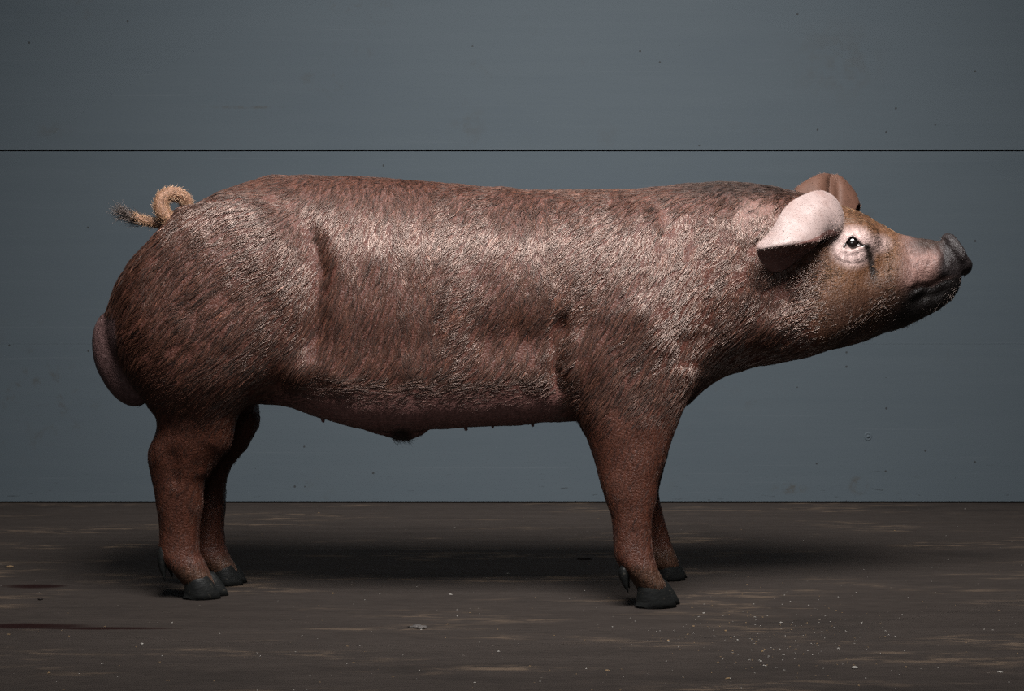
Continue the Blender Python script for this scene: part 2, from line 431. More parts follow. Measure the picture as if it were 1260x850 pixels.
stroke([(940, 335), (962, 362), (985, 384)], 0.036, 0.011, yref=-.13)
stroke([(1110, 300), (1120, 315), (1118, 335)], 0.012, 0.004, 0.015, .03, yref=-.05)
stroke([(1143, 298), (1148, 312), (1143, 322)], 0.006, 0.004, 0.01, .02, yref=-.05)
stroke([(1153, 294), (1160, 312), (1164, 332)], 0.006, 0.006, 0.0, .01, yref=-.04)
stroke([(1050, 330), (1075, 335), (1100, 330)], 0.020, 0.005, yref=-.08)
stroke([(255, 545), (250, 565), (240, 590)], 0.020, 0.005, 0.09, 0.11)                                  # hock detail
stroke([(205, 545), (208, 580), (212, 610)], 0.014, 0.006, 0.07, 0.09)
stroke([(770, 610), (776, 640), (778, 672)], 0.012, 0.003, 0.12, 0.16)
stroke([(140, 385), (148, 420), (160, 460), (176, 488)], 0.010, 0.003, 0.0, 0.02, yref=-.06)

# gentle organic unevenness
def lumps(amp, n, lo, hi):
    out = np.zeros(SHAPE, np.float32)
    for _ in range(n):
        k = rng.normal(size=3); k /= np.linalg.norm(k); k *= 2 * math.pi / rng.uniform(lo, hi)
        out += np.sin(k[0] * GX + k[1] * GY + k[2] * GZ + rng.uniform(0, 6.28)).astype(np.float32)
    return out * (amp / math.sqrt(n))
FIELD += lumps(0.0011, 9, 0.06, 0.16)
FIELD += lumps(0.0010, 10, 0.016, 0.034) * sm(float(WX(1088)), float(WX(1120)), xs)[:, None, None].astype(np.float32)      # wrinkled snout

def surface_nets(F):
    S = F < 0
    c = np.zeros(tuple(n - 1 for n in F.shape), np.uint8)
    for i in (0, 1):
        for j in (0, 1):
            for k in (0, 1):
                c += S[i:F.shape[0] - 1 + i, j:F.shape[1] - 1 + j, k:F.shape[2] - 1 + k]
    act = (c > 0) & (c < 8)
    I, J, K = np.nonzero(act)
    idx = -np.ones(act.shape, np.int64); idx[I, J, K] = np.arange(len(I))
    acc = np.zeros((len(I), 3)); cnt = np.zeros(len(I))
    corners = [(i, j, k) for i in (0, 1) for j in (0, 1) for k in (0, 1)]
    for a in corners:
        for ax in range(3):
            if a[ax]: continue
            b = list(a); b[ax] = 1
            fa = F[I + a[0], J + a[1], K + a[2]]; fb = F[I + b[0], J + b[1], K + b[2]]
            m = (fa < 0) != (fb < 0)
            t = np.where(m, fa / np.where(m, fa - fb, 1), 0)
            pa = np.stack([xs[I + a[0]], ys[J + a[1]], zs[K + a[2]]], 1)
            pb = np.stack([xs[I + b[0]], ys[J + b[1]], zs[K + b[2]]], 1)
            acc += np.where(m[:, None], pa + t[:, None] * (pb - pa), 0); cnt += m
    V = acc / cnt[:, None]
    quads = []
    for ax in range(3):
        s0 = [slice(None)] * 3; s1 = [slice(None)] * 3
        s0[ax] = slice(0, -1); s1[ax] = slice(1, None)
        d = S[tuple(s0)] != S[tuple(s1)]
        e = np.stack(np.nonzero(d), 1)
        o1, o2 = [x for x in range(3) if x != ax]
        ok = (e[:, o1] > 0) & (e[:, o2] > 0) & (e[:, o1] < F.shape[o1] - 1) & (e[:, o2] < F.shape[o2] - 1)
        e = e[ok]
        def at(p, q):
            g = e.copy(); g[:, o1] -= p; g[:, o2] -= q
            return idx[g[:, 0], g[:, 1], g[:, 2]]
        q = np.stack([at(1, 1), at(0, 1), at(0, 0), at(1, 0)], 1)
        flip = S[e[:, 0], e[:, 1], e[:, 2]]
        if ax == 1: flip = ~flip
        q[~flip] = q[~flip][:, ::-1]
        quads.append(q)
    return V, np.concatenate(quads)

BV, BQ = surface_nets(FIELD)
# keep the largest shell and relax it slightly
def relax(V, Q, it, lam):
    e = np.concatenate([Q[:, [0, 1]], Q[:, [1, 2]], Q[:, [2, 3]], Q[:, [3, 0]]])
    n = np.bincount(e[:, 0], minlength=len(V)) + np.bincount(e[:, 1], minlength=len(V))
    for _ in range(it):
        s = np.stack([np.bincount(e[:, 0], V[e[:, 1], a], len(V)) + np.bincount(e[:, 1], V[e[:, 0], a], len(V)) for a in range(3)], 1)
        V = V + lam * (s / n[:, None] - V)
    return V
BV = relax(BV, BQ, 2, 0.5)

def trilerp(p):
    p = np.atleast_2d(p); ii = []; tt = []
    for a, arr in enumerate((xs, ys, zs)):
        i = np.clip(np.searchsorted(arr, p[:, a]) - 1, 0, len(arr) - 2)
        ii.append(i); tt.append(np.clip((p[:, a] - arr[i]) / (arr[i + 1] - arr[i]), 0, 1))
    r = 0
    for i in (0, 1):
        for j in (0, 1):
            for k in (0, 1):
                w = (tt[0] if i else 1 - tt[0]) * (tt[1] if j else 1 - tt[1]) * (tt[2] if k else 1 - tt[2])
                r = r + w * FIELD[ii[0] + i, ii[1] + j, ii[2] + k]
    return r
def hit_y(px, py, lift=0.0):
    """y of the near skin along the photograph's ray through (px, py)"""
    yy = np.arange(-0.26, 0.26, 0.001)
    pts = np.stack([WX(px, CAM_D + yy), yy, WZ(py, CAM_D + yy)], 1)
    f = trilerp(pts)
    k = np.nonzero(f < 0)[0]
    return float(yy[k[0]]) - lift if len(k) else 0.0
def skin_pt(px, py, lift=0.0): return np.array(P(px, py, hit_y(px, py, lift)))

# ------------------------------------------------------------------ coat colour (hair and skin tones, plus painted nape shine and chin shade)
def seg_dist(px, py, pts):
    best = np.full(px.shape, 1e9)
    for (ax, ay), (bx, by) in zip(pts[:-1], pts[1:]):
        abx, aby = bx - ax, by - ay
        t = np.clip(((px - ax) * abx + (py - ay) * aby) / (abx ** 2 + aby ** 2), 0, 1)
        best = np.minimum(best, np.hypot(px - ax - t * abx, py - ay - t * aby))
    return best
def coat(Pn):
    """Pn: points (n,3) -> skin colour, hair colour, hair length, density"""
    d = CAM_D - np.abs(Pn[:, 1])
    px = Pn[:, 0] * F_PX / d + 630; py = HORIZON - (Pn[:, 2] - CAM_H) * F_PX / d
    n = len(px)
    skin = np.tile(np.array([0.12, 0.044, 0.030]), (n, 1)); hair = np.tile(np.array([0.25, 0.098, 0.060]), (n, 1))
    length = np.full(n, 0.024); dens = np.ones(n); dull = np.zeros(n)
    def blend(w, s=None, h=None, L=None, D=None):
        nonlocal skin, hair, length, dens
        if s is not None: skin = skin * (1 - w[:, None]) + np.array(s) * w[:, None]
        if h is not None: hair = hair * (1 - w[:, None]) + np.array(h) * w[:, None]
        if L is not None: length = length * (1 - w) + L * w
        if D is not None: dens = dens * (1 - w) + D * w
    # spine, redder and darker bristles
    top = sm(250, 226, py) * sm(1010, 960, px)
    dull = np.maximum(dull, .9 * sm(262, 226, py))
    blend(top, (.10, .036, .022), (.21, .074, .040), .016, 1.2)
    mane = sm(250, 232, py) * sm(790, 870, px) * sm(1000, 970, px)
    blend(mane * .85, (.04, .022, .016), (.06, .035, .025), .020, 1.3)
    nape_shine = sm(34, 12, np.hypot((px - 930) * .9, py - 268))
    blend(nape_shine * .4, (.42, .27, .23), (.95, .66, .55), .014, .7)  # shine on the skin behind the ear, painted as a pale patch
    # legs, red-brown short hair
    dull = np.maximum(dull, np.maximum(.7 * sm(480, 540, py), .35 * sm(1000, 1040, px)))
    dull = np.maximum(dull, .5 * sm(440, 490, py))
    leg = sm(480, 540, py) * (1 - sm(300, 335, px) * sm(712, 690, px))
    blend(leg, (.095, .031, .017), (.19, .062, .032), .012, .9)
    # belly: thin-haired pink skin
    under = sm(468, 512, py + np.abs(px - 420) * .02) * sm(318, 345, px) * sm(712, 680, px)
    blend(under, (.36, .185, .165), (.42, .23, .195), .010, .35)
    # neck and face, golden
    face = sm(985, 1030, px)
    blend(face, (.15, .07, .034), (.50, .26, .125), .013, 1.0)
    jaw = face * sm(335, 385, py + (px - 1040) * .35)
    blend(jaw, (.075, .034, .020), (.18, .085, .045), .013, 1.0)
    eye = np.maximum(sm(31, 15, np.hypot((px - 1050) * .9, py - 304)), .6 * sm(16, 5, np.hypot((px - 1080) * .7, py - 300)))
    blend(eye, (.72, .54, .50), (1.2, .92, .85), .006, .3)
    tear = sm(6, 2, seg_dist(px, py, [(1067, 303), (1071, 318), (1076, 345)])) * sm(355, 335, py)
    blend(tear, (.025, .017, .014), (.04, .028, .02), .006, .6)
    snout = sm(1098, 1125, px) * sm(362, 350, py)
    blend(snout, (.28, .165, .14), (.3, .18, .15), .005, .18)
    stop = sm(1108, 1135, px) * sm(318, 300, py)
    blend(stop, (.06, .038, .030), (.10, .06, .04), .005, .4)
    tip = sm(1150, 1166, px + (py - 300) * .15) * sm(345, 338, py)
    blend(tip, (.028, .022, .022), (.03, .025, .025), .003, .05)
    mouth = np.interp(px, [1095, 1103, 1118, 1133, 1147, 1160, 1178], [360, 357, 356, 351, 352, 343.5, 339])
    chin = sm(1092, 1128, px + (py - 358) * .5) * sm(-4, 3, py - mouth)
    blend(chin, (.008, .006, .0055), (.012, .009, .008), .009, .7)  # black chin, darkened further with painted shade of the snout overhang
    # scrotum, greyish skin
    scr = sm(150, 138, px - np.clip(py - 440, 0, 60) * .62) * sm(375, 395, py)
    blend(scr, (.15, .088, .083), (.15, .09, .083), .005, .25)
    tipp = sm(20, 8, np.hypot(px - 494, (py - 537) * 1.5))
    blend(tipp, (.05, .025, .022), (.03, .02, .018), .010, 1.0)
    # soiled pale band above the hooves
    cor = sm(690, 708, py)
    blend(cor * .7, (.09, .05, .03), (.22, .13, .07), .010, .8)
    return skin * .45, hair * .115, length, dens, dull

# ------------------------------------------------------------------ pig materials
def skin_mat():
    t = NT('reddish_pig_skin'); p = t.obj()
    at = t.n('ShaderNodeAttribute', attribute_name='coat').outputs['Color']
    st = t.noise(t.map(p, scale=(1.6, 1, 0.55)), 95, 5, 0.7)
    mo = t.noise(p, 16, 5, 0.6)
    c = t.mix(t.ramp(st, 0.3, 0.7), t.mix(1.0, at, (0.62, 0.58, 0.58), 'MULTIPLY'), t.mix(1.0, at, (1.3, 1.28, 1.28), 'MULTIPLY'))
    c = t.mix(t.math('MULTIPLY', t.ramp(mo, 0.4, 0.7), 0.35), c, t.mix(1.0, at, (0.7, 0.6, 0.58), 'MULTIPLY'))
    t.bump(t.math('ADD', st, t.math('MULTIPLY', t.noise(p, 240, 3), 0.9)), 0.6, 0.005)
    return t.set(Base_Color=c, Roughness=0.46, Specular_IOR_Level=0.25)
def hair_mat(name, rough=0.34):
    m = bpy.data.materials.new(name); m.use_nodes = True
    nt = m.node_tree; nt.nodes.clear()
    out = nt.nodes.new('ShaderNodeOutputMaterial')
    h = nt.nodes.new('ShaderNodeBsdfPrincipled')
    h.inputs['Roughness'].default_value = rough; h.inputs['Specular IOR Level'].default_value = 0.85; h.inputs['Specular Tint'].default_value = (1.0, 0.80, 0.71, 1)
    a = nt.nodes.new('ShaderNodeAttribute'); a.attribute_name = 'coat'
    nt.links.new(a.outputs['Color'], h.inputs['Base Color'])
    g = nt.nodes.new('ShaderNodeAttribute'); g.attribute_name = 'dull'
    for sock, lo, hi in (('Roughness', rough, 0.70), ('Specular IOR Level', 1.0, 0.3)):
        mr = nt.nodes.new('ShaderNodeMapRange'); mr.inputs[3].default_value = lo; mr.inputs[4].default_value = hi
        nt.links.new(g.outputs['Fac'], mr.inputs[0]); nt.links.new(mr.outputs[0], h.inputs[sock])
    nt.links.new(h.outputs[0], out.inputs[0])
    return m
def hoof_mat():
    t = NT('dark_grey_hoof_horn'); p = t.obj()
    n = t.noise(t.map(p, scale=(1, 1, 2.2)), 60, 5, 0.65)
    dirt = t.noise(p, 110, 4, 0.7)
    c = t.mix(n, (0.002, 0.0022, 0.0022), (0.009, 0.0095, 0.0092))
    c = t.mix(t.math('MULTIPLY', t.ramp(dirt, 0.6, 0.72), 0.7), c, (0.035, 0.030, 0.023))
    t.bump(n, 0.4, 0.003)
    return t.set(Base_Color=c, Roughness=0.45, Specular_IOR_Level=0.11)
def ear_mat():
    t = NT('pale_pink_ear_skin'); p = t.obj()
    n = t.noise(p, 70, 5, 0.7); b = t.noise(p, 18, 4)
    c = t.mix(n, (0.125, 0.088, 0.081), (0.215, 0.163, 0.151))
    c = t.mix(t.math('MULTIPLY', t.ramp(b, 0.5, 0.7), 0.5), c, (0.115, 0.064, 0.053))
    t.bump(n, 0.3, 0.003)
    return t.set(Base_Color=c, Roughness=0.55)
M_SKIN, M_HAIR, M_HOOF, M_EAR = skin_mat(), hair_mat('red_brown_bristle'), hoof_mat(), ear_mat()
M_EAR2 = flat_mat('brown_ear_skin', (0.05, 0.024, 0.016), 0.6, 0.35, 60)
M_EAR_IN = flat_mat('dark_inner_ear_skin', (0.12, 0.06, 0.052), 0.6, 0.5, 60)
M_EYE = NT('dark_eye').set(Base_Color=(0.006, 0.004, 0.004, 1), Roughness=0.08, Specular_IOR_Level=0.6, Coat_Weight=0.2, Coat_Roughness=0.03)
M_EYEW = flat_mat('eye_white', (0.45, 0.42, 0.42), 0.2, 0.05)

def put_coat(o):
    me = o.data; n = len(me.vertices)
    co = np.empty(n * 3, np.float32); me.vertices.foreach_get('co', co); co = co.reshape(-1, 3)
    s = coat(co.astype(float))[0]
    at = me.attributes.new('coat', 'FLOAT_COLOR', 'POINT')
    at.data.foreach_set('color', np.concatenate([s, np.ones((n, 1))], 1).astype(np.float32).ravel())

# ------------------------------------------------------------------ pig: body and parts
pig = bpy.data.objects.new('pig', None)
pig.empty_display_size = 0.2
COL.objects.link(pig)
tag(pig, 'reddish brown boar standing in profile with its head raised to the right', 'pig')

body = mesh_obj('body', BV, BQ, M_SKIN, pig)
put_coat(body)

def tube(name, pts, radii, mat, parent, n=14, cap=True):
    pts = np.array(pts, float); m = len(pts)
    tang = np.gradient(pts, axis=0); tang /= np.linalg.norm(tang, axis=1)[:, None]
    ref = np.array([0, 1.0, 0]); vs = []; fs = []
    for i in range(m):
        a = np.cross(tang[i], ref); a /= np.linalg.norm(a); b = np.cross(a, tang[i]); b /= np.linalg.norm(b)
        for k in range(n):
            th = 2 * math.pi * k / n
            vs.append(pts[i] + radii[i] * (math.cos(th) * a + math.sin(th) * b))
    for i in range(m - 1):
        for k in range(n):
            fs.append((i * n + k, (i + 1) * n + k, (i + 1) * n + (k + 1) % n, i * n + (k + 1) % n))
    if cap:
        vs.append(pts[0]); vs.append(pts[-1] + tang[-1] * radii[-1] * .6)
        for k in range(n):
            fs.append((m * n, k, (k + 1) % n)); fs.append((m * n + 1, (m - 1) * n + (k + 1) % n, (m - 1) * n + k))
    return mesh_obj(name, vs, fs, mat, parent)

def spline(pts, per=8):
    pts = np.array(pts, float)
    t = np.concatenate([[0], np.cumsum(np.linalg.norm(np.diff(pts, axis=0), axis=1) ** .5)])
    u = np.linspace(0, t[-1], per * (len(pts) - 1) + 1)
    # natural-ish Catmull-Rom on parameter t
    out = np.zeros((len(u), pts.shape[1])); m = np.gradient(pts, t, axis=0)
    i = np.clip(np.searchsorted(t, u) - 1, 0, len(pts) - 2); h = t[i + 1] - t[i]; s = ((u - t[i]) / h)[:, None]; h = h[:, None]
    return (1 + 2 * s) * (1 - s) ** 2 * pts[i] + s * (1 - s) ** 2 * h * m[i] + s * s * (3 - 2 * s) * pts[i + 1] + s * s * (s - 1) * h * m[i + 1]

# curled tail
TP = [(224, 274, 0.0), (212, 272.5, -.010), (202, 264, -.016), (198, 252, -.016), (202, 242, -.012), (211, 238.5, -.004), (221, 240, .006),
      (228.5, 248, .016), (229, 259, .022), (222, 268.5, .024), (208, 273.5, .018), (192, 274, .010), (177, 271.5, .004), (166, 267.5, 0), (158, 263, 0)]
tp = spline([P(a, b, c) for a, b, c in TP], 6)
tr = np.interp(np.linspace(0, 1, len(tp)), [0, .2, .5, .75, .93, 1], [.0165, .0155, .0145, .0112, .0085, .0050])
tail = tube('tail', tp, tr, M_SKIN, pig, 16)
def const_coat(o, c):
    n = len(o.data.vertices)
    at = o.data.attributes.new('coat', 'FLOAT_COLOR', 'POINT')
    at.data.foreach_set('color', np.tile(np.array([*c, 1], np.float32), n))
const_coat(tail, (.15, .08, .048))

# ears: grids of control points (px, py, depth) smoothed, then given thickness
def patch(name, rows, mat, parent, thick, per=5):
    R = np.array([[P(*q) for q in r] for r in rows])            # rows x cols x 3
    a = np.array([spline(r, per) for r in R])
    b = np.array([spline(a[:, j], per) for j in range(a.shape[1])]).transpose(1, 0, 2)
    nu, nv = b.shape[:2]
    vs = b.reshape(-1, 3)
    fs = [(i * nv + j, (i + 1) * nv + j, (i + 1) * nv + j + 1, i * nv + j + 1) for i in range(nu - 1) for j in range(nv - 1)]
    o = mesh_obj(name, vs, fs, mat, parent)
    s = o.modifiers.new('thickness', 'SOLIDIFY'); s.thickness = thick; s.offset = 0
    sb = o.modifiers.new('round', 'SUBSURF'); sb.levels = 1; sb.render_levels = 1
    return o
# rows run from the back tip (left) to the root (right); columns: top edge, mid, lower mid, fold edge, under-flap, under-flap end
NEAR = [
 [(932, 302, -.188), (931.5, 303, -.190), (931, 304, -.191), (931, 305, -.192), (931, 306, -.190), (932, 312, -.178), (934, 318, -.168)],
 [(949, 284, -.172), (947, 291, -.186), (946, 298, -.196), (945, 304.0, -.203), (945, 305.5, -.198), (944, 318, -.172), (946, 332, -.152)],
 [(969, 252, -.135), (966, 270, -.170), (965, 287, -.195), (965, 301.0, -.212), (965, 302.5, -.205), (962, 318, -.164), (958, 335, -.146)],
 [(991, 239, -.108), (988, 258, -.158), (986, 280, -.188), (985, 299.0, -.206), (985, 300.5, -.198), (983, 310, -.152), (979, 322, -.134)],
 [(1011, 234.5, -.090), (1009, 254, -.148), (1006, 276, -.172), (1004, 296.5, -.184), (1004, 297.5, -.178), (1003, 300, -.145), (1002, 303, -.126)],
 [(1028, 244, -.080), (1026, 260, -.132), (1022, 274, -.146), (1016, 290, -.146), (1016, 291, -.142), (1014, 291, -.132), (1012, 291, -.118)],
 [(1037.5, 264, -.082), (1036, 271, -.116), (1034, 279, -.126), (1028, 288.5, -.124), (1027, 289, -.122), (1025, 288, -.112), (1023, 287, -.104)],
 [(1036, 274, -.070), (1036, 276, -.080), (1034, 281, -.088), (1029, 285, -.088), (1029, 285.5, -.088), (1028, 285, -.088), (1027, 284, -.088)]]
ear_n = patch('ear', NEAR, M_EAR, pig, 0.005)
ear_n.data.materials.append(M_EAR_IN)
for k_, pl in enumerate(ear_n.data.polygons):
    if k_ % 30 >= 17: pl.material_index = 1
tag(ear_n, 'pale pink folded near ear')
FAR = [
 [(984, 246, .020), (978, 234, .050), (980, 236, .075), (984, 242, .085)],
 [(998, 246, .020), (992, 224, .060), (995, 228, .095), (998, 236, .105)],
 [(1008, 247, .020), (1006, 218, .066), (1011, 219, .115), (1010, 232, .125)],
 [(1014, 248, .030), (1015, 217, .078), (1019, 218, .125), (1017, 234, .128)],
 [(1019, 250, .066), (1022, 217, .112), (1027, 218.5, .132), (1022, 236, .140)],
 [(1025, 253, .060), (1029, 217, .100), (1034, 222, .132), (1029, 240, .136)],
 [(1033, 256, .036), (1035, 221, .085), (1041, 228, .130), (1036, 246, .125)],
 [(1042, 262, .036), (1048, 235, .082), (1052, 242, .120), (1046, 256, .110)],
 [(1048, 268, .042), (1056, 252, .072), (1057.5, 258, .100), (1052, 268, .090)]]
FAR = [r + [((r[0][0] + r[3][0]) / 2 - 2, 266 if k < 6 else 270, .078)] for k, r in enumerate(FAR)]       # back of the ear runs into the skull
ear_f = patch('ear', FAR, M_EAR2, pig, 0.006)
tag(ear_f, 'brown upright far ear')

# eye: ball + lids with an almond opening
def eye_parts():
    ex, ey = 1048.5, 299.0
    y0 = hit_y(ex, ey)
    c = np.array(P(ex, ey, y0 + 0.0095))
    bm = bmesh.new(); bmesh.ops.create_uvsphere(bm, u_segments=24, v_segments=16, radius=0.0160)
    me = bpy.data.meshes.new('eye'); bm.to_mesh(me); bm.free(); me.materials.append(M_EYE)
    me.polygons.foreach_set('use_smooth', [True] * len(me.polygons))
    e = bpy.data.objects.new('eye', me); COL.objects.link(e); e.parent = pig; e.location = c
    # almond rim (px offsets), clockwise from the back corner
    alm = [(-11, 5.0), (-8, 1.0), (-4.5, -4.0), (0, -8.0), (3, -6.5), (6, -3.2), (10.5, .8), (15.5, 2.4), (11, 4.0), (6, 5.8), (1, 7.8), (-4, 8.2), (-8, 6.8)]
    al = spline(np.array(alm + alm[:1], float), 4)[:-1]
    th = np.arctan2(al[:, 1], al[:, 0])
    rings = []
    def ring(scale, add, lift, ell=None, w=0.0):
        pts = []
        for (dx, dy), a in zip(al, th):
            x, y = dx * scale, dy * scale
            if ell: x = x * (1 - w) + math.cos(a) * ell[0] * w; y = y * (1 - w) + math.sin(a) * ell[1] * w
            r = math.hypot(x, y) + 1e-6; x += x / r * add; y += y / r * add
            yy = hit_y(ex + x, ey + y)
            pts.append(P(ex + x, ey + y, yy - lift))
        rings.append(pts)
    ring(0.96, 0, -0.006); ring(1.0, 0, 0.0045); ring(1.0, 1.3, 0.0072); ring(1.0, 3.2, 0.0068, (16, 12), .25)
    ring(1.0, 5.0, 0.0042, (17, 13), .5); ring(1.0, 6.0, 0.0052, (19, 15), .7); ring(1.0, 7.2, 0.0022, (21, 18), .9); ring(1.0, 8.5, -0.003, (23, 20), 1.0)
    n = len(al); vs = [p for r in rings for p in r]; fs = []
    for i in range(len(rings) - 1):
        for k in range(n):
            fs.append((i * n + k, i * n + (k + 1) % n, (i + 1) * n + (k + 1) % n, (i + 1) * n + k))
    lid = mesh_obj('eyelid', vs, fs, M_SKIN, e)
    lid.location = -c
    put_coat(lid)
    # black lash rim along the opening, pale third eyelid in the front corner
    rim = np.array(rings[1]) * 0.5 + np.array(rings[2]) * 0.5
    rr = np.concatenate([rim, rim[:1]])
    r_ = tube('lash_line', rr[:int(len(rr) * .62)], np.full(int(len(rr) * .62), .0011), M_EYE, e, 6, False); r_.location = -c
    q = np.array(P(ex + 8.3, ey + 2.6, hit_y(ex + 8, ey + 3) - 0.0015)) - c
    bm = bmesh.new(); bmesh.ops.create_uvsphere(bm, u_segments=12, v_segments=8, radius=0.0045)
    me = bpy.data.meshes.new('third_eyelid'); bm.to_mesh(me); bm.free(); me.materials.append(M_EYEW)
    for v in me.vertices: v.co.z *= .5; v.co.y *= .5
    k = bpy.data.objects.new('third_eyelid', me); COL.objects.link(k); k.parent = e; k.location = q
    # the far eye
    f = bpy.data.objects.new('eye', e.data); COL.objects.link(f); f.parent = pig
    f.location = (c[0], -c[1], c[2])
    l2 = bpy.data.meshes.new('eyelid'); vm = [(v[0], -v[1], v[2]) for v in vs]
    l2.from_pydata([tuple(map(float, v)) for v in vm], [], [t[::-1] for t in fs]); l2.materials.append(M_SKIN)
    l2.polygons.foreach_set('use_smooth', [True] * len(l2.polygons))
    lo = bpy.data.objects.new('eyelid', l2); COL.objects.link(lo); lo.parent = f; lo.location = (-c[0], c[1], -c[2]); put_coat(lo)
eye_parts()

# hooves: two claws and two dewclaws on every foot
def claw(x0, x1, yc, w, h, parent, side, toe=1.0):
    """x0 heel, x1 toe on the floor; h height of the coronet"""
    n = 22; vs = []; fs = []
    L = x1 - x0
    lev = [(0.0, -.03, .98, .97), (.02, .0, 1.0, 1.0), (.25, .015, .95, 1.0), (.5, .03, .87, .98), (.75, .045, .77, .93), (.95, .06, .68, .86), (1.08, .08, .60, .70), (1.12, .12, .50, .45)]
    for t, a, b, ww in lev:
        xa, xb = x0 + a * L, x0 + b * L
        cx, rx = (xa + xb) / 2, (xb - xa) / 2
        for k in range(n):
            th = 2 * math.pi * k / n
            cc, ss = math.cos(th), math.sin(th)
            tip = 1 - .42 * max(cc, 0) ** 2 * (1 - .5 * t)
            x = cx + rx * cc
            z = h * t + (0.004 * (1 - t) if cc < -.6 else 0)
            vs.append((x, yc + side * .0 + w / 2 * ww * ss * tip - side * .004 * max(cc, 0), max(z, 0.0005)))
    m = len(lev)
    for i in range(m - 1):
        for k in range(n):
            fs.append((i * n + k, i * n + (k + 1) % n, (i + 1) * n + (k + 1) % n, (i + 1) * n + k))
    fs.append(tuple(range(n))[::-1]); fs.append(tuple((m - 1) * n + k for k in range(n)))
    return mesh_obj('hoof', vs, fs, M_HOOF, parent)
def dewclaw(top, tip, r, parent):
    a, b = np.array(top), np.array(tip); t = np.linspace(0, 1, 7)[:, None]
    mid = np.array([0.004, 0, 0]) * np.sin(t * math.pi)
    pts = a + (b - a) * t - mid
    return tube('dewclaw', pts, r * np.array([.75, 1.0, 1.0, .85, .62, .34, .06]), M_HOOF, pig, 12)
def foot(px0, px1, pyt, yc, dew_top, dew_tip, spread=.021, w=.040, fwd=.010):
    d = CAM_D + yc
    x0, x1 = float(WX(px0, d)), float(WX(px1, d)); h = float(WZ(pyt, d))
    claw(x0, x1, yc - spread, w, h, pig, -1)
    claw(x0 + fwd, x1 + fwd, yc + spread, w, h, pig, 1)
    for s in (-1, 1):
        off = s * 0.021; k = 0.003 if s > 0 else 0
        dewclaw((float(WX(dew_top[0], d)) + k, yc + off, float(WZ(dew_top[1], d))), (float(WX(dew_tip[0], d)) + k * 2, yc + off * 1.15, float(WZ(dew_tip[1], d))), .0110, pig)
foot(781, 832, 716, -.155, (768, 694), (772, 726))
foot(803, 843, 690, .158, (786, 676), (790, 700), .019, .037, .006)
foot(228, 274, 708, -.060, (204, 671), (206, 713))
foot(259, 301, 694, .096, (236, 668), (240, 700), .019, .037, .004)

# teats along the belly edge
def teat(px, py, r):
    y = -0.035
    x, _, z = P(px, py, y)
    yy = np.arange(z - .03, z + .06, .001)
    f = trilerp(np.stack([np.full_like(yy, x), np.full_like(yy, y), yy], 1))
    k = np.nonzero(f < 0)[0]
    zb = yy[k[0]] if len(k) else z
    o = tube('teat', [(x, y, zb + .006), (x, y, zb), (x + .0005, y, zb - r), (x + .001, y, zb - 1.9 * r), (x + .001, y, zb - 2.3 * r)], [r * 1.5, r * 1.15, r * .95, r * .85, r * .4], M_SKIN, pig, 10)
    const_coat(o, (.12, .06, .055))
for q in ((397, 511, .0042), (573, 525, .0042), (606, 522, .0028), (655, 520, .0036)): teat(*q)

# ------------------------------------------------------------------ bristles
def curves_obj(name, pos, rad, col, mat, parent, kind='stuff', dull=None):
    n, k = pos.shape[:2]
    hc = bpy.data.hair_curves.new(name)
    hc.add_curves([k] * n)
    hc.attributes['position'].data.foreach_set('vector', np.ascontiguousarray(pos, np.float32).ravel())
    ra = hc.attributes.get('radius') or hc.attributes.new('radius', 'FLOAT', 'POINT')
    ra.data.foreach_set('value', np.ascontiguousarray(rad, np.float32).ravel())
    ca = hc.attributes.new('coat', 'FLOAT_COLOR', 'CURVE')
    ca.data.foreach_set('color', np.concatenate([col, np.ones((n, 1))], 1).astype(np.float32).ravel())
    da = hc.attributes.new('dull', 'FLOAT', 'CURVE')
    da.data.foreach_set('value', np.asarray(np.full(n, .4) if dull is None else dull, np.float32))
    hc.materials.append(mat)
    o = bpy.data.objects.new(name, hc); COL.objects.link(o); o.parent = parent
    o['kind'] = kind
    return o

def unit(v): return v / np.maximum(np.linalg.norm(v, axis=-1, keepdims=True), 1e-9)
def vnoise(p, freq, n=6, seed=1):
    r = np.random.default_rng(seed); out = np.zeros(len(p))
    for _ in range(n):
        k = unit(r.normal(size=3)) * freq * r.uniform(.6, 1.6)
        out += np.sin(p @ k + r.uniform(0, 6.28))
    return out / math.sqrt(n / 2)

